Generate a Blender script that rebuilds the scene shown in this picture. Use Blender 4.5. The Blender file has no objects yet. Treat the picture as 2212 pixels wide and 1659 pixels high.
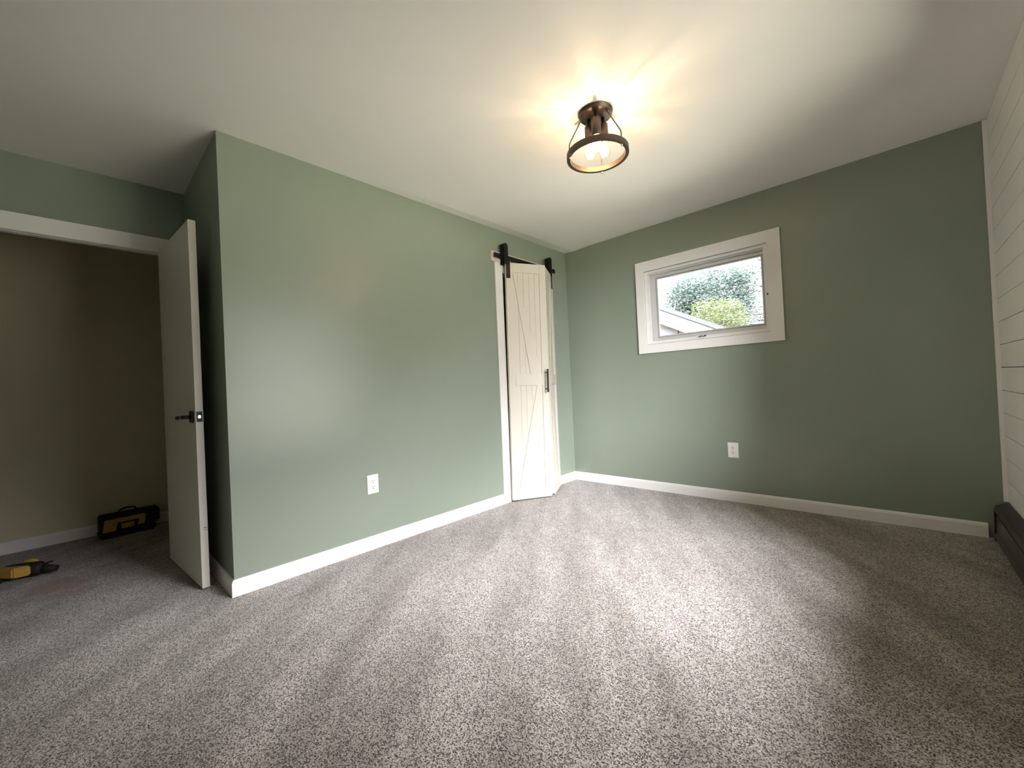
import bpy, bmesh, math, random
from mathutils import Vector, Matrix
random.seed(7)
scn = bpy.context.scene
COL = scn.collection
R = math.radians

# ------------------------------------------------------------------ camera
cam_d = bpy.data.cameras.new('camera')
cam_d.sensor_fit = 'HORIZONTAL'; cam_d.sensor_width = 36.0
cam_d.lens = 880.69 / 2212 * 36.0
cam_d.clip_start = 0.02; cam_d.clip_end = 200
cam = bpy.data.objects.new('camera', cam_d); COL.objects.link(cam)
yaw, pitch, roll = -0.7527, 0.0091, -0.0478
fw = Vector((math.sin(yaw)*math.cos(pitch), math.cos(yaw)*math.cos(pitch), math.sin(pitch)))
rt = Vector((math.cos(yaw), -math.sin(yaw), 0)); up = rt.cross(fw)
r2 = rt*math.cos(roll) + up*math.sin(roll); u2 = -rt*math.sin(roll) + up*math.cos(roll)
m = Matrix((r2, u2, -fw)).transposed().to_4x4(); m.translation = Vector((2.5435, -3.6489, 1.0143))
cam.matrix_world = m
scn.camera = cam

# ------------------------------------------------------------------ world, daylight, exposure
SKY_ZENITH = 62.0                   # overcast sky: bright zenith; dark horizon and one brighter side shaped to light the room
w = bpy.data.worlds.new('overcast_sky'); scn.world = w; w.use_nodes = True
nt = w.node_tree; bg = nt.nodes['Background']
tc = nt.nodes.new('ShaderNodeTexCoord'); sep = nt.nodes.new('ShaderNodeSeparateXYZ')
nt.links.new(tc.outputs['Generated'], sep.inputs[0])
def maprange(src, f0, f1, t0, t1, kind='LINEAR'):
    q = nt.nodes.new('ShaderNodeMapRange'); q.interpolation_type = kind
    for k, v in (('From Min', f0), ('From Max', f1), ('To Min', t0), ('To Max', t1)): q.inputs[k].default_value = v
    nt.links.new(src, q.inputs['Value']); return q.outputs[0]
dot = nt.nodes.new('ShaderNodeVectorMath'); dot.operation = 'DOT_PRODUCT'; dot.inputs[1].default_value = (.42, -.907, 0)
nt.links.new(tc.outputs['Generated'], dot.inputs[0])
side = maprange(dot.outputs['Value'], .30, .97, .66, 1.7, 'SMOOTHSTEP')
low = maprange(dot.outputs['Value'], .70, .96, .06, .62, 'SMOOTHSTEP')     # dark low band added to dim wall reflections, lifted on the brighter side
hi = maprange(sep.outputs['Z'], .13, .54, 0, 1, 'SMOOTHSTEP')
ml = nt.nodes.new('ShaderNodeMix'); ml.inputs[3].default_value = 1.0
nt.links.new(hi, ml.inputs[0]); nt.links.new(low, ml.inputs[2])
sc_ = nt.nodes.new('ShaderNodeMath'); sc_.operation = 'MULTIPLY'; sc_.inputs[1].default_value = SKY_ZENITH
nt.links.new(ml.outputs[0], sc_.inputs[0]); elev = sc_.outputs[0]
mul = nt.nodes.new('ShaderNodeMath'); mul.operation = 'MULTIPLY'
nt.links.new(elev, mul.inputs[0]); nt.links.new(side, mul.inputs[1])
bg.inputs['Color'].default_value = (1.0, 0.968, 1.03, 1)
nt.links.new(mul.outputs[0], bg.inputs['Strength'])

def portal(name, loc, rot, sx, sy):
    d = bpy.data.lights.new(name, 'AREA'); d.shape = 'RECTANGLE'; d.size = sx; d.size_y = sy
    d.cycles.is_portal = True
    o = bpy.data.objects.new(name, d); COL.objects.link(o); o.location = loc; o.rotation_euler = rot
# the window seen in the back wall and a larger unseen one added for daylight in the plank wall
W2Y0, W2Y1, W2Z0, W2Z1 = -2.60, -1.06, 0.50, 2.20
portal('daylight_portal_back', (1.375, 0.13, 1.69), (R(-90), 0, 0), 1.0, 0.7)
portal('daylight_portal_side', (3.16, (W2Y0+W2Y1)/2, (W2Z0+W2Z1)/2), (0, R(90), 0), W2Z1-W2Z0, W2Y1-W2Y0)

scn.view_settings.view_transform = 'Standard'; scn.view_settings.look = 'None'
scn.view_settings.gamma = 1.0; scn.view_settings.use_curve_mapping = False
scn.view_settings.exposure = 0.27
scn.cycles.max_bounces = 12; scn.cycles.diffuse_bounces = 8; scn.cycles.transparent_max_bounces = 16
scn.cycles.caustics_reflective = False; scn.cycles.caustics_refractive = False
scn.cycles.sample_clamp_indirect = 6.0
scn.cycles.use_denoising = True
LAMP_W = 2.8

# ------------------------------------------------------------------ materials
def new_mat(name):
    mt = bpy.data.materials.new(name); mt.use_nodes = True
    n = mt.node_tree.nodes; l = mt.node_tree.links
    return mt, n, l, n['Principled BSDF']
def mixc(n, l, fac, a, b, mode='MIX'):
    x = n.new('ShaderNodeMix'); x.data_type = 'RGBA'; x.blend_type = mode
    if isinstance(fac, (int, float)): x.inputs[0].default_value = fac
    else: l.new(fac, x.inputs[0])
    for i, v in ((6, a), (7, b)):
        if isinstance(v, tuple): x.inputs[i].default_value = v if len(v) == 4 else v + (1,)
        else: l.new(v, x.inputs[i])
    return x.outputs[2]
def noise(n, l, scale, detail=2, rough=.5, vec=None, dim='3D'):
    t = n.new('ShaderNodeTexNoise'); t.inputs['Scale'].default_value = scale
    t.inputs['Detail'].default_value = detail; t.inputs['Roughness'].default_value = rough
    if vec is None:
        c = n.new('ShaderNodeTexCoord'); vec = c.outputs['Object']
    l.new(vec, t.inputs['Vector']); return t.outputs['Fac']
def ramp(n, l, fac, stops):
    r = n.new('ShaderNodeValToRGB'); e = r.color_ramp.elements
    while len(e) < len(stops): e.new(0.5)
    for i, (p, c) in enumerate(stops):
        e[i].position = p; e[i].color = c if len(c) == 4 else c + (1,)
    l.new(fac, r.inputs[0]); return r.outputs[0]
def paint(name, c, rough=.5, var=.04, scale=6, bump=.05, bscale=250, metal=0.0, spec=.5, coat=0):
    mt, n, l, b = new_mat(name)
    f = noise(n, l, scale, 4)
    lo = tuple(max(0, v*(1-var)) for v in c); hi = tuple(min(1, v*(1+var)) for v in c)
    l.new(mixc(n, l, f, lo, hi), b.inputs['Base Color'])
    b.inputs['Roughness'].default_value = rough; b.inputs['Metallic'].default_value = metal
    b.inputs['Specular IOR Level'].default_value = spec
    if bump:
        bp = n.new('ShaderNodeBump'); bp.inputs['Strength'].default_value = bump; bp.inputs['Distance'].default_value = .002
        l.new(noise(n, l, bscale, 3), bp.inputs['Height']); l.new(bp.outputs[0], b.inputs['Normal'])
    return mt
M = {}
M['green'] = paint('sage_green_paint', (.244, .286, .229), rough=.31, var=.03, bump=.08, bscale=160, spec=.7)
M['ceiling'] = paint('ceiling_paint', (.88, .86, .85), rough=.75, var=.02, bump=.08, bscale=90, spec=.3)
M['white'] = paint('white_trim_paint', (.81, .80, .78), rough=.38, var=.02, bump=.03)
M['plank'] = paint('white_plank_paint', (.88, .86, .83), rough=.45, var=.03, bump=.04)
M['closet_white'] = paint('off_white_door_paint', (.64, .60, .52), rough=.45, var=.025, bump=.05, bscale=120)
M['groove'] = paint('gap_shadow_line', (.12, .11, .10), rough=.8)
M['door_beige'] = paint('off_white_slab_door', (.74, .70, .62), rough=.45, var=.03)
M['hall'] = paint('beige_hall_paint', (.64, .58, .40), rough=.6, var=.03, bump=.06)
M['black'] = paint('matte_black_metal', (.016, .015, .014), rough=.42, metal=.6, var=.2)
M['bronze'] = paint('dark_bronze_metal', (.085, .062, .05), rough=.42, metal=.75, var=.18, scale=25)
M['heater'] = paint('dark_brown_enamel', (.030, .026, .023), rough=.36, var=.15)
M['fin'] = paint('heater_fins', (.25, .25, .25), rough=.4, metal=.9)
M['plastic'] = paint('white_plastic', (.86, .85, .83), rough=.3, var=.01, bump=0)
M['slot'] = paint('outlet_slot', (.05, .045, .04), rough=.6, bump=0)
M['steel'] = paint('brushed_steel', (.62, .60, .56), rough=.3, metal=.95)
M['alum'] = paint('pale_aluminium', (.70, .70, .69), rough=.4, metal=.25)
M['gasket'] = paint('grey_weather_strip', (.30, .31, .31), rough=.7)
M['bag_black'] = paint('black_nylon', (.008, .008, .008), rough=.8, var=.3, bump=.3, bscale=600)
M['bag_tan'] = paint('yellow_tan_canvas', (.42, .25, .06), rough=.8, var=.15, bump=.3, bscale=500)
M['tool_yellow'] = paint('yellow_plastic', (.50, .30, .06), rough=.5, var=.1)
M['rubber'] = paint('black_rubber', (.010, .009, .008), rough=.7)
M['leaf_teal'] = None
M['brass'] = paint('pale_finial_metal', (.75, .62, .42), rough=.25, metal=.9)

def leaf_mat(name, a, b):
    mt, n, l, p = new_mat(name)
    f = noise(n, l, 1.3, 4)
    col = mixc(n, l, f, a, b)
    l.new(col, p.inputs['Base Color']); p.inputs['Roughness'].default_value = .55
    tr = n.new('ShaderNodeBsdfTranslucent'); l.new(col, tr.inputs['Color'])
    ms = n.new('ShaderNodeMixShader'); ms.inputs[0].default_value = .45
    l.new(p.outputs[0], ms.inputs[1]); l.new(tr.outputs[0], ms.inputs[2])
    l.new(ms.outputs[0], n['Material Output'].inputs['Surface']); return mt
M['leaf_teal'] = leaf_mat('bluish_green_leaves', (.028, .046, .040), (.046, .068, .058))
M['leaf_lime'] = leaf_mat('yellow_green_leaves', (.030, .044, .016), (.062, .072, .022))
M['leaf_dark'] = leaf_mat('needle_leaves', (.020, .030, .027), (.032, .046, .040))
M['bark'] = paint('bark', (.022, .019, .016), rough=.9, var=.3, bump=.4, bscale=30)
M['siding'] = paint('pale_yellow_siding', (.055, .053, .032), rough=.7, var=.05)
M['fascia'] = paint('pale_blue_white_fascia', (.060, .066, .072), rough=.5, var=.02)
M['shingle'] = paint('grey_shingles', (.012, .013, .013), rough=1.0, var=.4, scale=20, spec=.02)
M['vent'] = paint('grey_gable_vent', (.035, .035, .04), rough=.7, var=.3, scale=30)

# lawn
mt, n, l, b = new_mat('lawn_grass')
l.new(mixc(n, l, noise(n, l, 9, 6), (.13, .13, .09), (.22, .215, .17)), b.inputs['Base Color']); b.inputs['Roughness'].default_value = .9
M['lawn'] = mt

# glass: thin pane, light passes straight through and it keeps a soft reflection
def pane_mat(name, tint, refl=1.0):
    mt, n, l, p = new_mat(name)
    n.remove(p)
    t = n.new('ShaderNodeBsdfTransparent'); t.inputs[0].default_value = tint
    g = n.new('ShaderNodeBsdfGlossy'); g.inputs['Roughness'].default_value = .02
    f = n.new('ShaderNodeFresnel'); f.inputs[0].default_value = 1.45
    sc = n.new('ShaderNodeMath'); sc.operation = 'MULTIPLY'
    l.new(f.outputs[0], sc.inputs[0]); sc.inputs[1].default_value = refl
    ms = n.new('ShaderNodeMixShader'); l.new(sc.outputs[0], ms.inputs[0])
    l.new(t.outputs[0], ms.inputs[1]); l.new(g.outputs[0], ms.inputs[2])
    l.new(ms.outputs[0], n['Material Output'].inputs['Surface']); return mt
M['pane'] = pane_mat('window_glass', (.97, .985, .98, 1))
M['bulb'] = pane_mat('clear_bulb_glass', (.995, .98, .95, 1), .3)
mt, n, l, p = new_mat('glowing_filament')
p.inputs['Base Color'].default_value = (1, .8, .5, 1)
p.inputs['Emission Color'].default_value = (1.0, .66, .33, 1); p.inputs['Emission Strength'].default_value = 60.0
M['filament'] = mt

# carpet: loop pile of pale and brown tufts, brushed in broad vacuum strokes, with a reddish brown patch at the doorway
mt, n, l, p = new_mat('speckled_carpet')
tcn = n.new('ShaderNodeTexCoord'); P = tcn.outputs['Object']
v = n.new('ShaderNodeTexVoronoi'); v.inputs['Scale'].default_value = 180; l.new(P, v.inputs['Vector'])
sepc = n.new('ShaderNodeSeparateColor'); l.new(v.outputs['Color'], sepc.inputs[0])
n1 = noise(n, l, 225, 2, .6, P)
ad = n.new('ShaderNodeMath'); ad.operation = 'MULTIPLY_ADD'; l.new(sepc.outputs[0], ad.inputs[0]); ad.inputs[1].default_value = .22; l.new(n1, ad.inputs[2])
tuft = ramp(n, l, ad.outputs[0], [(.46, (.030, .024, .020)), (.55, (.165, .142, .124)), (.63, (.40, .36, .325)), (.75, (.53, .49, .452)), (.9, (.68, .638, .60))])
mp = n.new('ShaderNodeMapping'); mp.inputs['Scale'].default_value = (4.6, 1.0, 1)
mpr = n.new('ShaderNodeMapping'); mpr.inputs['Rotation'].default_value = (0, 0, R(-37))
l.new(P, mpr.inputs['Vector']); l.new(mpr.outputs[0], mp.inputs['Vector'])
lay = noise(n, l, 1.0, 3, .55, mp.outputs[0])
layc = ramp(n, l, lay, [(.34, (.70, .68, .655)), (.50, (.93, .925, .915)), (.66, (1.14, 1.145, 1.15))])
mid = noise(n, l, 9, 3, .6, P)
midc = ramp(n, l, mid, [(.3, (.90, .895, .89)), (.7, (1.08, 1.08, 1.08))])
col = mixc(n, l, 1.0, tuft, layc, 'MULTIPLY'); col = mixc(n, l, 1.0, col, midc, 'MULTIPLY')
# reddish brown patch
sub = n.new('ShaderNodeVectorMath'); sub.operation = 'SUBTRACT'; l.new(P, sub.inputs[0]); sub.inputs[1].default_value = (-.97, -3.76, 0)
scl = n.new('ShaderNodeVectorMath'); scl.operation = 'MULTIPLY'; l.new(sub.outputs[0], scl.inputs[0]); scl.inputs[1].default_value = (1.7, 2.5, 1)
ln = n.new('ShaderNodeVectorMath'); ln.operation = 'LENGTH'; l.new(scl.outputs[0], ln.inputs[0])
sn = noise(n, l, 7, 3, .6, P)
sm = n.new('ShaderNodeMath'); sm.operation = 'MULTIPLY_ADD'; l.new(sn, sm.inputs[0]); sm.inputs[1].default_value = 1.1; l.new(ln.outputs['Value'], sm.inputs[2])
sf = ramp(n, l, sm.outputs[0], [(.75, (.62, .62, .62)), (1.0, (0, 0, 0))])
col = mixc(n, l, sf, col, (.20, .09, .045))
l.new(col, p.inputs['Base Color']); p.inputs['Roughness'].default_value = .95; p.inputs['Specular IOR Level'].default_value = .1
p.inputs['Sheen Weight'].default_value = .25; p.inputs['Sheen Roughness'].default_value = .5
bp = n.new('ShaderNodeBump'); bp.inputs['Strength'].default_value = .8; bp.inputs['Distance'].default_value = .005
l.new(ad.outputs[0], bp.inputs['Height']); l.new(bp.outputs[0], p.inputs['Normal'])
M['carpet'] = mt

# ------------------------------------------------------------------ mesh helpers
def box(bm, x0, y0, z0, x1, y1, z1, bev=0.0, mat=None):
    t = bmesh.new(); bmesh.ops.create_cube(t, size=1)
    bmesh.ops.scale(t, vec=(abs(x1-x0), abs(y1-y0), abs(z1-z0)), verts=t.verts)
    bmesh.ops.translate(t, vec=((x0+x1)/2, (y0+y1)/2, (z0+z1)/2), verts=t.verts)
    if bev: bmesh.ops.bevel(t, geom=t.edges[:], offset=bev, segments=2, affect='EDGES', clamp_overlap=True)
    if mat is not None: bmesh.ops.transform(t, matrix=mat, verts=t.verts)
    merge(bm, t)
def merge(bm, t):
    me = bpy.data.meshes.new('tmp'); t.to_mesh(me); t.free(); bm.from_mesh(me); bpy.data.meshes.remove(me)
def prism(bm, pts, axis, a, b, mat=None):
    """extrude a 2-D outline: axis 'y' -> pts are (x,z); 'x' -> (y,z); 'z' -> (x,y)"""
    def P3(q, s):
        return {'y': (q[0], s, q[1]), 'x': (s, q[0], q[1]), 'z': (q[0], q[1], s)}[axis]
    t = bmesh.new()
    A = [t.verts.new(P3(q, a)) for q in pts]; B = [t.verts.new(P3(q, b)) for q in pts]
    t.faces.new(A); t.faces.new(B[::-1]); k = len(pts)
    for i in range(k): t.faces.new((A[i], B[i], B[(i+1) % k], A[(i+1) % k]))
    bmesh.ops.recalc_face_normals(t, faces=t.faces[:])
    if mat is not None: bmesh.ops.transform(t, matrix=mat, verts=t.verts)
    merge(bm, t)
def lathe(bm, prof, seg=32, mat=None):
    t = bmesh.new(); rings = []
    for r, z in prof:
        if r < 1e-6: rings.append([t.verts.new((0, 0, z))])
        else: rings.append([t.verts.new((r*math.cos(2*math.pi*i/seg), r*math.sin(2*math.pi*i/seg), z)) for i in range(seg)])
    for a, b in zip(rings, rings[1:]):
        for i in range(seg):
            j = (i+1) % seg
            if len(a) == 1 and len(b) == 1: continue
            if len(a) == 1: t.faces.new((a[0], b[i], b[j]))
            elif len(b) == 1: t.faces.new((a[i], b[0], a[j]))
            else: t.faces.new((a[i], b[i], b[j], a[j]))
    bmesh.ops.recalc_face_normals(t, faces=t.faces[:])
    for f in t.faces: f.smooth = True
    if mat is not None: bmesh.ops.transform(t, matrix=mat, verts=t.verts)
    merge(bm, t)
def tube(bm, pts, r, seg=10, mat=None):
    pts = [Vector(p) for p in pts]; t = bmesh.new(); rings = []
    prevn = None
    for i, p in enumerate(pts):
        d = (pts[min(i+1, len(pts)-1)] - pts[max(i-1, 0)]).normalized()
        nrm = prevn - d*prevn.dot(d) if prevn is not None else d.orthogonal()
        nrm.normalize(); prevn = nrm; bn = d.cross(nrm)
        rr = r[i] if isinstance(r, (list, tuple)) else r
        rings.append([t.verts.new(p + nrm*rr*math.cos(2*math.pi*k/seg) + bn*rr*math.sin(2*math.pi*k/seg)) for k in range(seg)])
    for a, b in zip(rings, rings[1:]):
        for k in range(seg): t.faces.new((a[k], a[(k+1) % seg], b[(k+1) % seg], b[k]))
    t.faces.new(rings[0][::-1]); t.faces.new(rings[-1])
    bmesh.ops.recalc_face_normals(t, faces=t.faces[:])
    for f in t.faces: f.smooth = len(f.verts) == 4
    if mat is not None: bmesh.ops.transform(t, matrix=mat, verts=t.verts)
    merge(bm, t)
def rects_minus(u0, u1, v0, v1, holes):
    us = sorted({u0, u1, *[h[0] for h in holes], *[h[1] for h in holes]}); vs = sorted({v0, v1, *[h[2] for h in holes], *[h[3] for h in holes]})
    us = [u for u in us if u0 <= u <= u1]; vs = [q for q in vs if v0 <= q <= v1]
    out = []
    for a, b in zip(us, us[1:]):
        for c, d in zip(vs, vs[1:]):
            cu, cv = (a+b)/2, (c+d)/2
            if not any(h[0] < cu < h[1] and h[2] < cv < h[3] for h in holes): out.append((a, b, c, d))
    return out
def obj(name, bm, mats, parent=None, loc=None):
    bmesh.ops.remove_doubles(bm, verts=bm.verts[:], dist=1e-6)
    me = bpy.data.meshes.new(name); bm.to_mesh(me); bm.free()
    for mm in (mats if isinstance(mats, (list, tuple)) else [mats]): me.materials.append(mm)
    o = bpy.data.objects.new(name, me); COL.objects.link(o)
    if parent is not None: o.parent = parent
    if loc is not None: o.location = loc
    return o
def B(): return bmesh.new()
def tag(o, label, cat, group=None, kind=None):
    o['label'] = label; o['category'] = cat
    if group: o['group'] = group
    if kind: o['kind'] = kind
    return o
def empty(name, loc=(0, 0, 0), rz=0):
    o = bpy.data.objects.new(name, None); COL.objects.link(o); o.location = loc; o.rotation_euler = (0, 0, rz); o.empty_display_size = .1
    return o

# ------------------------------------------------------------------ room shell
H = 2.44; L = 3.115; WX = 2.995; AX = -0.945; RY = -4.25; TW = .12
S = 'structure'
DY0, DY1, DZ = -4.035, -3.215, 2.022            # entry doorway (in the alcove side wall)
CY0, CY1, CZ = -1.02, -0.36, 2.07               # closet opening in the left wall
WX0, WX1, WZ0, WZ1 = 0.882, 1.868, 1.354, 2.028 # back window opening

bm = B(); box(bm, -2.4, -5.4, -.12, WX+.15, .16, 0); tag(obj('floor', bm, M['carpet']), 'speckled grey and brown cut pile carpet over the whole floor', 'floor', kind=S)
bm = B(); box(bm, -2.4, -5.4, H, WX+.15, .16, H+.12); ys = [-2.55, -2.2, -1.8, -1.3, -.7, 0]; am = [0, .25, .6, .9, 1, 1]   # a faint taped joint along the left wall
cr_ = [[bm.verts.new((x, y, H+.002-.011*k*q)) for x, q in ((0, 0), (.11*(.4+.6*k), 1), (.34, 0))] for y, k in zip(ys, am)]
for A_, B_ in zip(cr_, cr_[1:]):
    for i in range(2): bm.faces.new((A_[i], A_[i+1], B_[i+1], B_[i])).smooth = False
tag(obj('ceiling', bm, M['ceiling']), 'smooth off white painted ceiling', 'ceiling', kind=S)

bm = B()
for a, b_, c, d in rects_minus(-L+.12, 0.0, 0, H, [(CY0, CY1, -1, CZ)]): box(bm, -TW, a, c, 0, b_, d)
tag(obj('wall_left', bm, M['green']), 'sage green wall with the folding closet door', 'wall', kind=S)
bm = B(); box(bm, AX-TW, -L, 0, 0, -L+.12, H); tag(obj('wall_return', bm, M['green']), 'short dark green return wall behind the open door', 'wall', kind=S)
bm = B()
for a, b_, c, d in rects_minus(RY, -L, 0, H, [(DY0-.02, DY1+.02, -1, DZ+.02)]): box(bm, AX-TW, a, c, AX, b_, d)
tag(obj('wall_doorway', bm, M['green']), 'dark green wall above and around the open doorway', 'wall', kind=S)
bm = B()
for a, b_, c, d in rects_minus(-TW, WX+.13, 0, H, [(WX0, WX1, WZ0, WZ1)]): box(bm, a, 0, c, b_, .15, d)
tag(obj('wall_back', bm, M['green']), 'grey green wall with the small horizontal window', 'wall', kind=S)
# right wall: horizontal white planks with dark gaps
hole = (W2Y0, W2Y1, W2Z0, W2Z1)
bm = B()
for a, b_, c, d in rects_minus(RY, 0, 0, H, [hole]): box(bm, WX+.012, a, c, WX+.13, b_, d)
bg_ = B()
zs = [1.914+.131*k for k in range(-15, 5)]; zs = [0.0]+[z for z in zs if 0 < z < H-.005]+[H]
for z0, z1 in zip(zs, zs[1:]):
    for a, b_, c, d in rects_minus(RY, 0, z0+.0022, z1-.0022, [hole]): box(bg_, WX, a, c, WX+.0125, b_, d)
nbase = len(bm.faces)
merge(bm, bg_)
wr = obj('wall_right', bm, [M['groove'], M['plank']])
for f in wr.data.polygons: f.material_index = 0 if f.index < nbase else 1
tag(wr, 'white horizontal plank accent wall', 'wall', kind=S)
bm = B(); box(bm, AX-TW, RY-.12, 0, WX+.13, RY, H); tag(obj('wall_rear', bm, M['green']), 'green wall behind the camera', 'wall', kind=S)
bm = B()
for k in range(2): box(bm, 1.05+.9*k, RY, .02, 1.94+.9*k, RY+.035, 2.2, bev=.004)  # unseen white doors, added as bounce fill for the back wall
d3 = obj('bounce_doors', bm, M['white']); tag(d3, 'unseen white doors added behind the camera to bounce light', 'closet door', kind=S)
bm = B()
for x in (1.88, 2.01): lathe(bm, [(0, 0), (.008, 0), (.008, .02), (.016, .03), (.014, .042), (0, .045)], 16, Matrix.Translation((x, RY+.035, 1.0)) @ Matrix.Rotation(R(-90), 4, 'X'))
obj('bounce_doors_knob', bm, M['black'], d3)
# hall beyond the doorway and closet interior
bm = B(); HY = -5.2; box(bm, -2.25, HY, 0, -2.13, -1.9, H); tag(obj('wall_hall', bm, M['hall']), 'beige hallway wall seen through the open doorway', 'wall', kind=S)
bm = B()
box(bm, -2.13, -2.02, 0, AX-TW, -1.9, H); box(bm, -2.13, HY-.12, 0, AX-TW, HY, H); box(bm, AX-TW-.02, HY, 0, AX-TW, RY-.12, H); box(bm, AX-TW-.02, -L+.0, 0, AX-TW, -1.9, H)
tag(obj('wall_hall_end', bm, M['hall']), 'beige end walls of the hallway', 'wall', kind=S)
bm = B()
box(bm, -.78, -1.4, 0, -.72, .0, H); box(bm, -.72, -1.4, 0, -TW, -1.34, H); box(bm, -.78, 0.0, 0, -TW, .06, H)
tag(obj('wall_closet', bm, M['hall']), 'unlit closet interior behind the folding door', 'wall', kind=S)

# ------------------------------------------------------------------ baseboards
BH, BT = .085, .014
PROF = [(0, 0), (BT, 0), (BT, BH-.018), (BT-.003, BH-.009), (.005, BH), (0, BH)]
def base_x(bm, xa, xb, yf, sgn=-1, z=0, m0=0, m1=0):
    """board along x on a wall whose face is y=yf, facing sgn*y; m0/m1 push ends out with the depth (mitre)"""
    t = bmesh.new()
    A = [t.verts.new((xa + m0*q[0], yf+sgn*q[0], q[1]+z)) for q in PROF]; Bv = [t.verts.new((xb + m1*q[0], yf+sgn*q[0], q[1]+z)) for q in PROF]
    t.faces.new(A); t.faces.new(Bv[::-1])
    for i in range(len(PROF)): t.faces.new((A[i], Bv[i], Bv[(i+1) % 6], A[(i+1) % 6]))
    bmesh.ops.recalc_face_normals(t, faces=t.faces[:]); merge(bm, t)
def base_y(bm, ya, yb, xf, sgn=1, m0=0, m1=0):
    t = bmesh.new()
    A = [t.verts.new((xf+sgn*q[0], ya + m0*q[0], q[1])) for q in PROF]; Bv = [t.verts.new((xf+sgn*q[0], yb + m1*q[0], q[1])) for q in PROF]
    t.faces.new(A); t.faces.new(Bv[::-1])
    for i in range(len(PROF)): t.faces.new((A[i], Bv[i], Bv[(i+1) % 6], A[(i+1) % 6]))
    bmesh.ops.recalc_face_normals(t, faces=t.faces[:]); merge(bm, t)
bm = B(); base_y(bm, -L, -1.118, 0, 1, m0=-1); base_y(bm, -.285, 0, 0, 1, m1=-1)
tag(obj('baseboard_left', bm, M['white']), 'white baseboard along the green left wall', 'baseboard', kind=S)
bm = B(); base_x(bm, 0, 2.911, 0, -1, m0=1)
tag(obj('baseboard_back', bm, M['white']), 'white baseboard under the window wall', 'baseboard', kind=S)
bm = B(); base_x(bm, AX, 0, -L, -1, m1=1)
tag(obj('baseboard_return', bm, M['white']), 'white baseboard of the short wall behind the open door', 'baseboard', kind=S)
bm = B(); base_y(bm, HY, -2.02, -2.13, 1)
tag(obj('baseboard_hall', bm, M['white']), 'white baseboard along the beige hallway wall', 'baseboard', kind=S)

# ------------------------------------------------------------------ corner trim, doorway trim, closet trim
bm = B(); box(bm, 2.976, -.02, .222, WX, 0, H-.006, bev=.002); tag(obj('trim_1', bm, M['white']), 'narrow white corner strip at the plank wall', 'trim', kind=S)
bm = B()
cx0, cx1 = AX, AX+.016; cw = .075
box(bm, cx0, DY0-cw, DZ-.015, cx1, DY1+.062, DZ+.083, bev=.003)
box(bm, cx0, DY0-cw, 0, cx1, DY0+.005, DZ-.015, bev=.003)
box(bm, cx0, DY1-.004, 0, cx1, DY1+.062, DZ-.015, bev=.003)
box(bm, AX-TW, DY0-.02, DZ, AX, DY1+.02, DZ+.02); box(bm, AX-TW, DY0-.02, 0, AX, DY0, DZ); box(bm, AX-TW, DY1, 0, AX, DY1+.02, DZ)
box(bm, AX-.075, DY0, DZ-.012, AX-.04, DY1, DZ); box(bm, AX-.075, DY1-.012, 0, AX-.04, DY1, DZ-.012); box(bm, AX-.075, DY0, 0, AX-.04, DY0+.012, DZ-.012)
tag(obj('trim_2', bm, M['white']), 'white casing and jamb of the open doorway', 'trim', kind=S)
bm = B()
box(bm, 0, -1.112, 0, .015, -1.02, 2.137, bev=.002); box(bm, 0, -.37, 0, .015, -.285, 2.137, bev=.002)
box(bm, -TW, CY0-.0, 0, 0, CY0+.012, CZ); box(bm, -TW, CY1-.012, 0, 0, CY1, CZ); box(bm, -TW, CY0, CZ-.012, 0, CY1, CZ)
box(bm, 0, -1.02, CZ-.02, .015, -.37, 2.137)
for v_ in bm.verts: v_.co.y += .016*v_.co.z/2.137
tag(obj('trim_3', bm, M['white']), 'white casing around the folding closet door', 'trim', kind=S)
bm = B(); box(bm, 0, -1.145, 2.138, .024, -.262, 2.226, bev=.002)
tag(obj('trim_4', bm, M['closet_white']), 'white header board carrying the black sliding rail', 'trim', kind=S)

# ------------------------------------------------------------------ black rail over the closet
rail = empty('sliding_rail', (0.05, -.70, 2.182)); tag(rail, 'black steel rail bolted to the header board above the folding closet door', 'rail')
bm = B(); box(bm, -.004, -.434, -.021, .004, .434, .021, bev=.001); obj('bar', bm, M['black'], rail)
for y in (-.40, -.13, .13, .40):
    bm = B(); t90 = Matrix.Translation((0, y, 0)) @ Matrix.Rotation(R(90), 4, 'Y')
    lathe(bm, [(0, -.026), (.010, -.026), (.010, -.003), (0, -.003)], 14, t90)
    lathe(bm, [(0, .004), (.009, .004), (.009, .008), (.006, .010), (0, .010)], 6, t90); obj('standoff_bolt', bm, M['black'], rail)

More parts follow.
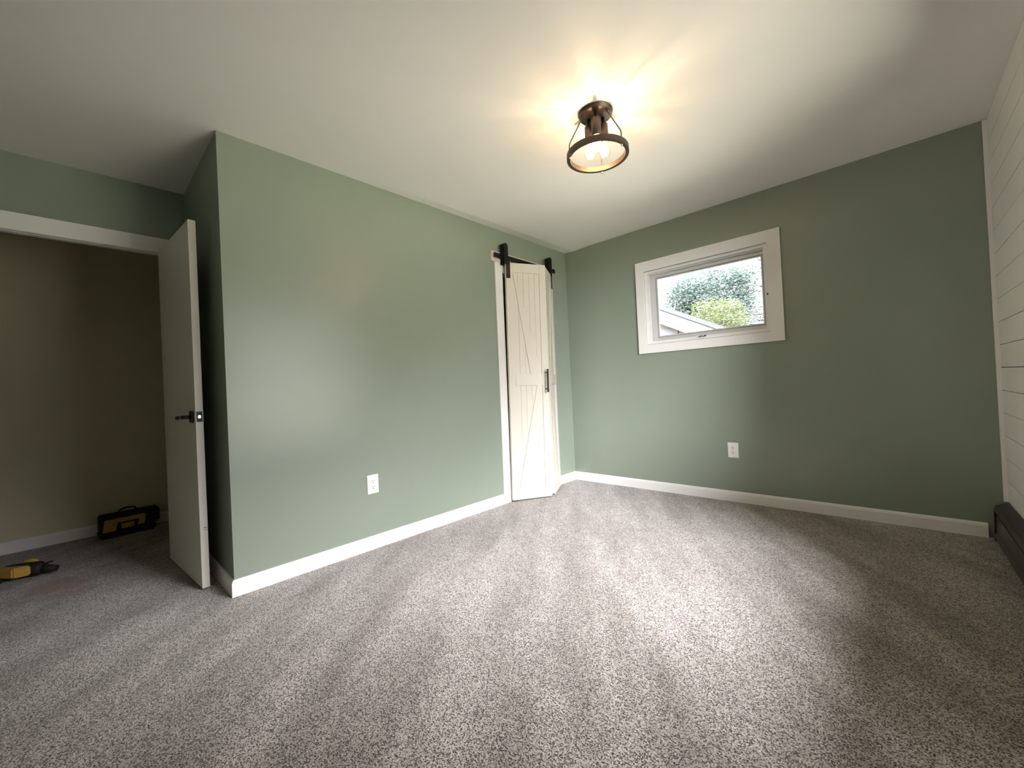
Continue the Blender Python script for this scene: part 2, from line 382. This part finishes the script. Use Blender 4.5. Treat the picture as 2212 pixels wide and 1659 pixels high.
# ------------------------------------------------------------------ folding barn-style closet door
door2 = empty('door_2', (0, 0, 0)); tag(door2, 'half folded off white barn style closet door with braces and black hangers', 'closet door', kind=S)
def leaf(P0, ang, wd, mirror, with_pull, lean):
    """panel frame: local u along the width, local n outwards; P0 = front edge start on the floor plane"""
    T = .032; Z0, Z1 = .018, 2.132
    base = Matrix.Translation(P0) @ Matrix.Rotation(ang, 4, 'Z') @ Matrix.Rotation(lean, 4, 'Y')   # local x = u, local y = into the closet
    rec = .008
    p_ = B()
    # back board of tongue-and-groove planks with v grooves
    k = 6; sw = .062
    n_pl = 7; gw = .003
    xs = [wd*i/n_pl for i in range(n_pl+1)]
    for a, b_ in zip(xs, xs[1:]):
        q = [(a, T), (b_, T), (b_, rec+.0028), (b_-gw/2, rec), (a+gw/2, rec), (a, rec+.0028)]
        prism(p_, q, 'z', Z0+.001, Z1-.001)
    pan = obj('panel', p_, M['closet_white'], door2); pan.matrix_local = base
    def sub(name, f, mt=M['closet_white']):
        bb = B(); f(bb); o = obj(name, bb, mt, pan); return o
    bv = .0015
    sub('stile', lambda b_: box(b_, 0, 0, Z0, sw, rec+.003, Z1, bev=bv))
    sub('stile', lambda b_: box(b_, wd-sw, 0, Z0, wd, rec+.003, Z1, bev=bv))
    sub('cross_rail', lambda b_: box(b_, sw, .0006, Z1-.083, wd-sw, rec+.003, Z1, bev=bv))
    sub('cross_rail', lambda b_: box(b_, sw, -.002, 1.032, wd-sw, rec+.003, 1.128, bev=bv))
    sub('cross_rail', lambda b_: box(b_, sw, .0006, Z0, wd-sw, rec+.003, .108, bev=bv))
    def brace(z0, z1, ua0, ua1, ub0, ub1):
        # slanted board: bottom spans ua0..ua1, top spans ub0..ub1
        def f(b_):
            q = [(ua0, z0), (ua1, z0), (ub1, z1), (ub0, z1)]
            prism(b_, q, 'y', .001, rec+.003)
        return f
    a_, c_ = sw, wd-sw
    bw = .11
    fl = (lambda u: wd-u) if mirror else (lambda u: u)
    def B2(z0, z1, ua0, ua1, ub0, ub1):
        pa = sorted((fl(ua0), fl(ua1))); pb = sorted((fl(ub0), fl(ub1))); return brace(z0, z1, pa[0], pa[1], pb[0], pb[1])
    sub('brace', B2(1.128, Z1-.083, c_-bw, c_-.01, a_, a_+.022))
    sub('brace', B2(.108, 1.032, a_+.0, a_+.02, c_-.06-.0, c_))if False else sub('brace', B2(.108, 1.032, a_+.004, a_+.135, c_-.05, c_-.002))
    if with_pull:
        bb = B(); u = wd-.028
        box(bb, u-.008, -.052, .965, u+.008, -.040, 1.175, bev=.002)
        for z in (.995, 1.145):
            tube(bb, [(u, -.042, z), (u, .002, z)], .005)
        obj('pull_handle', bb, M['black'], pan)
    return pan, base
w1 = .380
ang1 = math.atan2(.335, .179)
pan1, base1 = leaf(Vector((.049, -1.043, 0)), ang1, w1, False, True, R(.95))
D2 = Vector((.061-.222, -.344+.655, 0)); w2 = D2.length; ang2 = math.atan2(D2.y, D2.x)
pan2, base2 = leaf(Vector((.222, -.655, 0)), ang2, w2, True, False, R(.45))

def hanger(pan, u, yaw_fix):
    # strap screwed to the leaf plus the wheel housing that straddles the rail
    bb = B(); sx = .019
    box(bb, u-sx, -.006, 1.992, u+sx, 0, 2.16, bev=.0015)
    for z in (2.02, 2.085): lathe(bb, [(0, -.007), (.008, -.006), (.008, 0), (0, 0)], 8, Matrix.Translation((u, -.006, z)) @ Matrix.Rotation(R(90), 4, 'X'))
    obj('hanger_strap', bb, M['black'], pan)
hanger(pan1, .021, 0); hanger(pan2, w2-.028, 0)
for yc in (-1.014, -.375):
    def arch(bb, x0, x1):
        q = [(-.025, -.13)] + [(-.025*math.cos(a), .034+.025*math.sin(a)) for a in [math.pi*i/12 for i in range(13)]] + [(.025, -.13)]
        q = [(y+yc, z+2.242) for y, z in q]; prism(bb, q, 'x', x0, x1)
    hb = B(); arch(hb, .074, .080); arch(hb, .030, .036)
    q = [(-.025, -.035)] + [(-.025*math.cos(a), .034+.025*math.sin(a)) for a in [math.pi*i/12 for i in range(13)]] + [(.025, -.035)]
    prism(hb, [(y+yc, z+2.242) for y, z in q], 'x', .032, .078)
    hz = obj('roller_housing', hb, M['black'], door2)
    wb = B(); lathe(wb, [(0, -.012), (.024, -.012), (.024, -.007), (.019, -.005), (.019, .005), (.024, .007), (.024, .012), (0, .012)], 28, Matrix.Translation((.052, yc, 2.228)) @ Matrix.Rotation(R(90), 4, 'Y'))
    lathe(wb, [(0, .022), (.009, .022), (.009, .034), (0, .034)], 6, Matrix.Translation((.052, yc, 2.228)) @ Matrix.Rotation(R(90), 4, 'Y'))
    obj('roller_wheel', wb, M['black'], hz)

# ------------------------------------------------------------------ entry door, standing open
hx = Vector((-.938, -3.2615, 0)); lx = Vector((-.217, -3.214, 0)); dv = lx-hx; dw = dv.length; da = math.atan2(dv.y, dv.x)
bm = B(); box(bm, 0, 0, .012, dw, .035, 2.014, bev=.0015)
d1 = obj('door_1', bm, M['door_beige']); d1.location = hx; d1.rotation_euler = (0, 0, da)
tag(d1, 'plain off white slab door standing open into the room', 'door', kind=S)
zc = .938; uc = dw-.060
bm = B(); box(bm, uc-.033, -.009, zc-.033, uc+.033, .001, zc+.033, bev=.004); rs = obj('door_handle', bm, M['black'], d1); rs['label'] = 'black lever handle'
bm = B(); tube(bm, [(uc, -.008, zc), (uc, -.052, zc)], .010, 14)
tube(bm, [(uc+.006, -.050, zc), (uc-.03, -.051, zc), (uc-.085, -.050, zc-.002), (uc-.112, -.045, zc-.008), (uc-.122, -.036, zc-.012)], [.009, .0095, .009, .008, .004], 12); obj('lever', bm, M['black'], rs)
bm = B(); box(bm, uc-.033, .034, zc-.033, uc+.033, .044, zc+.033, bev=.004); obj('door_handle', bm, M['black'], d1)
bm = B(); box(bm, dw-.0005, .004, zc-.028, dw+.0012, .031, zc+.028, bev=.0005); lp = obj('latch_plate', bm, M['black'], d1)
bm = B(); box(bm, dw+.001, .010, zc-.009, dw+.007, .023, zc+.009, bev=.002); obj('latch_bolt', bm, M['steel'], lp)
bm = B(); box(bm, dw-.002, .014, .333, dw+.0008, .036, .338); box(bm, dw-.002, .018, .322, dw+.0008, .032, .325); obj('edge_chip', bm, M['gasket'], d1)
for z in (.25, 1.02, 1.80):
    bm = B(); tube(bm, [(-.002, .038, z-.045), (-.002, .038, z+.045)], .007, 10); obj('hinge', bm, M['black'], d1)

# ------------------------------------------------------------------ window in the back wall
win = empty('window_1', (0, 0, 0)); tag(win, 'small horizontal window with wide white casing and deep stepped frame', 'window', kind=S)
def frame(name, x0, x1, z0, z1, t_, y0, y1, mt, parent=win, bev=.002, tl=None, tr=None, tt=None, tb=None):
    tl = t_ if tl is None else tl; tr = t_ if tr is None else tr; tt = t_ if tt is None else tt; tb = t_ if tb is None else tb
    bm = B()
    # mitred members
    def mem(q):
        prism(bm, q, 'y', y0, y1)
    mem([(x0, z0), (x1, z0), (x1-tr, z0+tb), (x0+tl, z0+tb)]); mem([(x0, z1), (x1, z1), (x1-tr, z1-tt), (x0+tl, z1-tt)])
    mem([(x0, z0), (x0+tl, z0+tb), (x0+tl, z1-tt), (x0, z1)]); mem([(x1, z0), (x1-tr, z0+tb), (x1-tr, z1-tt), (x1, z1)])
    return obj(name, bm, mt, parent)
frame('casing', .802, 1.961, 1.273, 2.124, .0, -.018, 0, M['white'], tl=.076, tr=.090, tt=.092, tb=.077)
jb = frame('jamb', WX0, WX1, WZ0, WZ1, .004, -.004, .15, M['white'])
frame('stop_bead', .886, 1.864, 1.358, 2.024, .017, .004, .022, M['white'], parent=jb)
frame('stop_bead', .886, 1.864, 1.358, 2.024, .026, .030, .046, M['white'], parent=jb)
frame('stop_bead', .886, 1.864, 1.358, 2.024, .020, .046, .058, M['gasket'], parent=jb)
sh = frame('sash', .890, 1.860, 1.362, 2.020, .052, .058, .095, M['alum'], tt=.05, tb=.05, tl=.070, tr=.030)
frame('weather_strip', .958, 1.832, 1.410, 1.972, .009, .062, .066, M['gasket'], parent=sh)
frame('glazing_bead', .964, 1.826, 1.416, 1.966, .013, .066, .075, M['alum'], parent=sh)
bm = B(); box(bm, .955, .078, 1.405, 1.835, .082, 1.975); obj('pane', bm, M['pane'], sh)
cr = B(); box(cr, 1.36, -.006, 1.372, 1.40, .008, 1.382, bev=.002); tube(cr, [(1.385, -.004, 1.378), (1.372, -.022, 1.374), (1.345, -.026, 1.369)], .004, 8); obj('crank_handle', cr, M['heater'], win)
cr = B(); lathe(cr, [(0, 0), (.006, 0), (.006, .006), (.004, .009), (0, .009)], 14, Matrix.Translation((1.862, -.004, 1.64)) @ Matrix.Rotation(R(90), 4, 'X')); obj('lock_knob', cr, M['heater'], win)

# larger unseen window in the plank wall, added for daylight from that side
win2 = empty('added_side_window', (0, 0, 0)); tag(win2, 'tall white framed unseen window in the plank wall, added for daylight', 'window', kind=S)
bm = B()
for (a, b_, c, d) in ((W2Y0-.09, W2Y1+.09, W2Z1, W2Z1+.09), (W2Y0-.09, W2Y1+.09, W2Z0-.09, W2Z0), (W2Y0-.09, W2Y0, W2Z0, W2Z1), (W2Y1, W2Y1+.09, W2Z0, W2Z1)): box(bm, WX-.018, a, c, WX, b_, d)
obj('casing', bm, M['white'], win2)
bm = B()
for (a, b_, c, d) in ((W2Y0, W2Y1, W2Z1-.05, W2Z1), (W2Y0, W2Y1, W2Z0, W2Z0+.05), (W2Y0, W2Y0+.05, W2Z0+.05, W2Z1-.05), (W2Y1-.05, W2Y1, W2Z0+.05, W2Z1-.05)): box(bm, WX+.05, a, c, WX+.10, b_, d)
sh2 = obj('sash', bm, M['white'], win2)
bm = B(); box(bm, WX+.072, W2Y0+.05, W2Z0+.05, WX+.076, W2Y1-.05, W2Z1-.05); obj('pane', bm, M['pane'], sh2)

# ------------------------------------------------------------------ outlets
def outlet(loc, rz, label):
    t = empty('wall_outlet', loc, rz); tag(t, label, 'outlet', 'white duplex wall outlets')
    bm = B(); hw, hh = .0395, .0615
    q = [(-hw, -hh), (hw, -hh), (hw, hh), (-hw, hh)]; q2 = [(x*.90, z*.94) for x, z in q]
    A = [bm.verts.new((x, 0, z)) for x, z in q]; A2 = [bm.verts.new((x, -.003, z)) for x, z in q]; C_ = [bm.verts.new((x, -.006, z)) for x, z in q2]
    for U, V in ((A, A2), (A2, C_)):
        for i in range(4): bm.faces.new((U[i], U[(i+1) % 4], V[(i+1) % 4], V[i]))
    bm.faces.new(C_); bmesh.ops.recalc_face_normals(bm, faces=bm.faces[:])
    obj('cover_plate', bm, M['plastic'], t)
    for s in (-1, 1):
        zc_ = s*.0195; bm = B()
        q = []
        for i in range(28):
            a = 2*math.pi*i/28; x = .0172*math.cos(a); z = .0172*math.sin(a); q.append((x, max(-.0142, min(.0142, z))+zc_))
        prism(bm, q, 'y', -.0085, -.004); r_ = obj('receptacle', bm, M['plastic'], t)
        bm = B()
        box(bm, -.0085, -.0092, zc_+.000, -.0055, -.008, zc_+.0095); box(bm, .0055, -.0092, zc_+.001, .0085, -.008, zc_+.0085)
        lathe(bm, [(0, 0), (.0032, 0), (.0032, .0012), (0, .0012)], 12, Matrix.Translation((0, -.008, zc_-.0068)) @ Matrix.Rotation(R(90), 4, 'X'))
        obj('socket_slots', bm, M['slot'], r_)
    bm = B(); lathe(bm, [(0, 0), (.0032, 0), (.0032, .0012), (0, .0016)], 12, Matrix.Translation((0, -.0058, 0)) @ Matrix.Rotation(R(90), 4, 'X')); obj('screw', bm, M['alum'], t)
outlet((0, -2.327, .421), R(90), 'white duplex outlet low on the wall between outer corner and closet door')
outlet((1.562, 0, .4195), 0, 'white duplex outlet low on the wall under the window')

# ------------------------------------------------------------------ baseboard heater
ht = empty('baseboard_heater', (WX, 0, 0)); tag(ht, 'dark brown baseboard heater along the foot of the white plank wall', 'heater')
Y0, Y1 = -3.3, -.035
bm = B(); box(bm, -.006, Y0, .02, 0, Y1, .214); obj('back_plate', bm, M['heater'], ht)
bm = B(); prism(bm, [(-.004, .222), (-.004, .216), (-.050, .196), (-.060, .172), (-.063, .173), (-.053, .200)], 'y', Y0, Y1); obj('hood', bm, M['heater'], ht)
bm = B(); prism(bm, [(-.056, .150), (-.052, .150), (-.056, .045), (-.070, .030), (-.072, .034), (-.060, .048)], 'y', Y0+.02, Y1-.02); obj('front_cover', bm, M['heater'], ht)
for ya, yb in ((Y1-.022, Y1), (Y0, Y0+.022)):
    bm = B(); prism(bm, [(-.004, .223), (-.052, .201), (-.063, .173), (-.066, .0), (0, 0), (0, .223)], 'y', ya, yb); obj('end_cap', bm, M['heater'], ht)
bm = B(); tube(bm, [(-.030, Y0+.03, .075), (-.030, Y1-.03, .075)], .011, 12)
y = Y0+.05
while y < Y1-.04: box(bm, -.052, y, .045, -.010, y+.0008, .105); y += .016
obj('fin_tube', bm, M['fin'], ht)

# ------------------------------------------------------------------ ceiling lamp
AXL, AYL = 1.4544, -1.7448
lamp = empty('ceiling_lamp', (AXL, AYL, H)); tag(lamp, 'bronze flush mount ceiling lamp with open ring and three filament bulbs', 'ceiling lamp')
bm = B(); lathe(bm, [(0, 0), (.0875, 0), (.0875, -.0035), (.084, -.0045), (.084, -.019), (.0815, -.0215), (0, -.0215)], 56); obj('canopy', bm, M['bronze'], lamp)
bm = B(); lathe(bm, [(.160, -.237), (.160, -.211), (.1425, -.211), (.1425, -.237), (.160, -.237)], 96)
for f in bm.faces: f.smooth = False
rg = obj('ring', bm, M['bronze'], lamp)
for a in (-128, -8, 112):
    c, s = math.cos(R(a)), math.sin(R(a))
    bm = B(); pr = [(.070, -.020), (.072, -.028), (.146, -.166), (.1505, -.178), (.151, -.190), (.151, -.242)]
    tube(bm, [(r_*c, r_*s, z) for r_, z in pr], .0032, 10); obj('support_rod', bm, M['bronze'], lamp)
    bm = B(); lathe(bm, [(0, -.0065), (.0045, -.0045), (.0065, 0), (.0045, .0045), (0, .0065)], 16, Matrix.Translation((.151*c, .151*s, -.2455))); obj('finial', bm, M['brass'], lamp)
filament_pts = []
for a in (180, 60, -60):
    c, s = math.cos(R(a)), math.sin(R(a)); ox, oy = .043*c, .043*s
    T_ = Matrix.Translation((ox, oy, 0))
    bm = B(); lathe(bm, [(0, -.020), (.0085, -.022), (.0085, -.052), (.021, -.056), (.0235, -.060), (.0235, -.150), (.0215, -.152), (.0215, -.134), (0, -.134)], 28, T_); sk = obj('socket', bm, M['bronze'], lamp)
    bm = B(); lathe(bm, [(.012, -.136), (.014, -.148), (.020, -.160), (.028, -.176), (.0325, -.194), (.0325, -.206), (.028, -.221), (.019, -.231), (.009, -.236), (0, -.237)], 28, T_); bl = obj('bulb', bm, M['bulb'], lamp); bl['label'] = 'clear filament bulb'
    bm = B(); k = 11; pts = []
    for i in range(2*k):
        aa = 2*math.pi*i/(2*k); rr = .019 if i % 2 else .014; zz = -.166 if i % 2 else -.220
        pts.append((ox+rr*math.cos(aa), oy+rr*math.sin(aa), zz))
    for q0, q1 in zip(pts, pts[1:]): tube(bm, [q0, q1], .0013, 5)
    obj('filament', bm, M['filament'], bl)
    ld = bpy.data.lights.new('bulb_light', 'POINT'); ld.energy = LAMP_W; ld.color = (1.0, .74, .46); ld.shadow_soft_size = .004
    lo = bpy.data.objects.new('bulb_light', ld); COL.objects.link(lo); lo.parent = lamp; lo.location = (ox, oy, -.196)

# ------------------------------------------------------------------ tool bag and cordless tool in the hall
bag = empty('tool_bag', (-2.0, -3.40, 0), R(4)); tag(bag, 'black and yellow tool bag on the floor against the hallway baseboard', 'tool bag')
hl = .165
bm = B(); box(bm, -.085, -hl, 0, .085, hl, .05, bev=.012); obj('base', bm, M['bag_black'], bag)
bm = B(); q = [(-.083, .045), (.083, .045), (.078, .12), (.060, .160), (.02, .178), (-.02, .178), (-.060, .160), (-.078, .12)]
prism(bm, q, 'y', -hl+.004, hl-.004); bmesh.ops.bevel(bm, geom=bm.edges[:], offset=.008, segments=2, affect='EDGES'); obj('body', bm, M['bag_black'], bag)
bm = B()
def poly(b_, pts): prism(b_, pts, 'x', .078, .0905)
poly(bm, [(-.150, .052), (-.075, .052), (-.066, .10), (-.060, .142), (-.136, .142)])
poly(bm, [(-.066, .112), (.098, .112), (.098, .142), (-.066, .142)])
poly(bm, [(-.040, .060), (.028, .060), (.034, .098), (-.044, .098)])
poly(bm, [(.050, .066), (.092, .066), (.098, .112), (.064, .112)])
pk = obj('front_pocket', bm, M['bag_tan'], bag); pk['label'] = 'yellow canvas pocket'
bm = B(); tube(bm, [(.02, -.055, .172), (.02, -.040, .196), (.02, .0, .206), (.02, .045, .200), (.02, .060, .172)], .007, 8); obj('carry_handle', bm, M['bag_black'], bag)
bm = B(); box(bm, -.075, hl-.006, .05, .070, hl+.028, .172, bev=.014); obj('side_pocket', bm, M['bag_black'], bag)

tool = empty('power_tool', (-1.345, -3.875, 0), R(58)); tag(tool, 'black and yellow hand held power tool lying on the floor in the doorway', 'power tool')
bm = B(); tube(bm, [(-.13, 0, .045), (-.10, 0, .048), (-.02, .0, .05), (.05, 0, .05), (.07, 0, .047)], [.030, .040, .042, .040, .028], 16); obj('motor_housing', bm, M['rubber'], tool)
bm = B(); tube(bm, [(.06, 0, .047), (.09, 0, .043), (.135, 0, .037)], [.026, .022, .018], 14); obj('nose', bm, M['rubber'], tool)
bm = B(); prism(bm, [(-.10, -.02), (.03, -.035), (.045, -.055), (-.02, -.085), (-.11, -.060)], 'z', .03, .088); bmesh.ops.bevel(bm, geom=bm.edges[:], offset=.007, segments=2, affect='EDGES'); sd = obj('side_grip', bm, M['tool_yellow'], tool); sd['label'] = 'yellow plastic grip'
bm = B(); tube(bm, [(-.05, .03, .082), (-.02, .045, .088), (.015, .035, .084)], [.012, .015, .010], 12); sd = obj('top_cap', bm, M['tool_yellow'], tool); sd['label'] = 'yellow cap'
bm = B(); box(bm, -.19, -.12, 0, -.09, -.03, .05, bev=.01); obj('battery', bm, M['rubber'], tool)
bm = B(); tube(bm, [(-.12, .02, .04), (-.16, .08, .03), (-.15, .16, .008), (-.09, .20, .006), (-.06, .26, .006)], .005, 8); obj('cord', bm, M['rubber'], tool)

# ------------------------------------------------------------------ outside
bm = B(); bmesh.ops.create_grid(bm, x_segments=2, y_segments=2, size=60); bmesh.ops.translate(bm, vec=(0, 0, -.55), verts=bm.verts)
tag(obj('ground', bm, M['lawn']), 'lawn outside the house', 'lawn', kind=S)
GZ = -.55
hs = empty('neighbor_house', (-4.6, 9.0, GZ)); tag(hs, 'neighboring house gable with pale fascia and grey shingles seen through the window', 'house')
# gable front at world y=6.35, roof edge at y=6.0; ridge at x=-4.6
sl = .51; ex = 4.45; ez = 2.02-GZ; rz_ = ez+sl*ex
def roofz(x): return rz_-sl*abs(x)
bm = B(); prism(bm, [(-4.2, 0), (4.2, 0), (4.2, roofz(4.2)-.30), (0, rz_-.30), (-4.2, roofz(4.2)-.30)], 'y', -2.60, 1.0); obj('wall', bm, M['siding'], hs)
bm = B()
for s in (-1, 1): prism(bm, [(0, rz_), (s*ex, roofz(ex)), (s*ex, roofz(ex)+.022), (0, rz_+.022)], 'y', -3.05, 1.2)
obj('roof', bm, M['shingle'], hs)
bm = B()
for s in (-1, 1): prism(bm, [(0, rz_), (s*ex, roofz(ex)), (s*ex, roofz(ex)-.29), (0, rz_-.29)], 'y', -3.0, -2.97)
obj('fascia', bm, M['fascia'], hs)
bm = B()
for s in (-1, 1): prism(bm, [(0, rz_-.30), (s*4.2, roofz(4.2)-.30), (s*4.2, roofz(4.2)-.33), (0, rz_-.33)], 'y', -2.97, -2.6)
obj('soffit', bm, M['fascia'], hs)
bm = B(); box(bm, 2.2, -2.64, 1.6, 3.36, -2.59, 2.84); vt = obj('window', bm, M['vent'], hs)

def tree(name, loc, label, trunk_h, crown, n_leaf, size, mt, branches=8, spread=None, seed=1, elong=1.0):
    rnd = random.Random(seed)
    t = empty(name, loc); tag(t, label, 'tree')
    tb = B(); tube(tb, [(0, 0, 0), (.05, .02, trunk_h*.5), (-.03, .05, trunk_h)], [.16, .13, .07], 10)
    clusters = []
    (cx, cy, cz), (rx, ry, rz) = crown
    for i in range(branches):
        while True:
            d = Vector((rnd.uniform(-1, 1), rnd.uniform(-1, 1), rnd.uniform(-1, 1)))
            if .3 < d.length < 1: break
        e = Vector((cx+d.x*rx, cy+d.y*ry, cz+d.z*rz)); clusters.append(e)
        s0 = Vector((0, 0, trunk_h*rnd.uniform(.6, 1))); md = (s0+e)/2 + Vector((0, 0, .1*rz))
        tube(tb, [s0, md, e], [.05, .032, .012], 6)
    obj('trunk', tb, M['bark'], t)
    fb = B()
    sp = spread or .42
    for i in range(n_leaf):
        c = rnd.choice(clusters)
        p_ = c + Vector((rnd.gauss(0, sp*rx), rnd.gauss(0, sp*ry), rnd.gauss(0, sp*rz)))
        if (p_.x-cx)**2/rx**2 + (p_.y-cy)**2/ry**2 + (p_.z-cz)**2/rz**2 > 1.5: continue
        rot = Matrix.Rotation(rnd.uniform(0, 6.28), 4, 'Z') @ Matrix.Rotation(rnd.uniform(-1.2, 1.2), 4, 'X')
        a = size*rnd.uniform(.6, 1.3); b_ = a*.45*elong
        vs = [fb.verts.new(p_ + rot @ Vector(q)) for q in ((-a, 0, 0), (0, -b_, .1*a), (a, 0, 0), (0, b_, .1*a))]
        fb.faces.new(vs)
    obj('foliage', fb, mt, t); return t
tree('large_tree', (-5.0, 20, GZ), 'large pale bluish green tree in the middle of the window view', 4.5, ((0.25, 0, 5.55), (2.25, 1.6, 2.35)), 32000, .075, M['leaf_teal'], 70, .17, 3)
tree('small_tree', (-2.15, 12, GZ), 'yellow green leafy tree low in front of the large one', 2.2, ((0.0, 0, 3.6), (1.0, .8, .80)), 8000, .036, M['leaf_lime'], 30, .20, 5)
tree('spindly_tree', (-4.6, 14, GZ), 'sparse twiggy tree at the left edge of the window view', 3.5, ((0, 0, 4.6), (.75, .5, .95)), 420, .05, M['leaf_dark'], 16, .16, 9)
# conifer with drooping boughs
cf = empty('conifer', (-0.75, 16, GZ)); tag(cf, 'dark conifer with reaching boughs at the right edge of the window view', 'tree')
bm = B(); tube(bm, [(0, 0, 0), (0.02, 0, 3.5), (0, .03, 7.2)], [.17, .11, .02], 10)
fb = B(); rnd = random.Random(4)
for i in range(84):
    z = 2.6+4.2*i/84; ln_ = (7.4-z)*.56*rnd.uniform(.75, 1.15)+.15; a = rnd.uniform(0, 6.28)
    d = Vector((math.cos(a), math.sin(a), 0)); s0 = Vector((0, 0, z)); e = s0+d*ln_+Vector((0, 0, ln_*rnd.uniform(.05, .3))); md = (s0+e)/2+Vector((0, 0, -.06*ln_))
    tube(bm, [s0, md, e], [.022, .014, .005], 5)
    for k in range(46):
        q = rnd.uniform(.15, 1.02); c = s0*(1-q)**2+md*2*q*(1-q)+e*q*q
        side = Vector((-d.y, d.x, 0))*rnd.choice((-1, 1)); dr = (d*rnd.uniform(.4, 1)+side*rnd.uniform(.2, .9)+Vector((0, 0, rnd.uniform(-.5, .2)))).normalized()*rnd.uniform(.06, .15)
        wv = dr.cross(Vector((0, 0, 1))).normalized()*.028
        fb.faces.new([fb.verts.new(v_) for v_ in (c-wv, c+dr*.6-wv, c+dr, c+dr*.6+wv, c+wv)])
obj('trunk', bm, M['bark'], cf); obj('foliage', fb, M['leaf_dark'], cf)
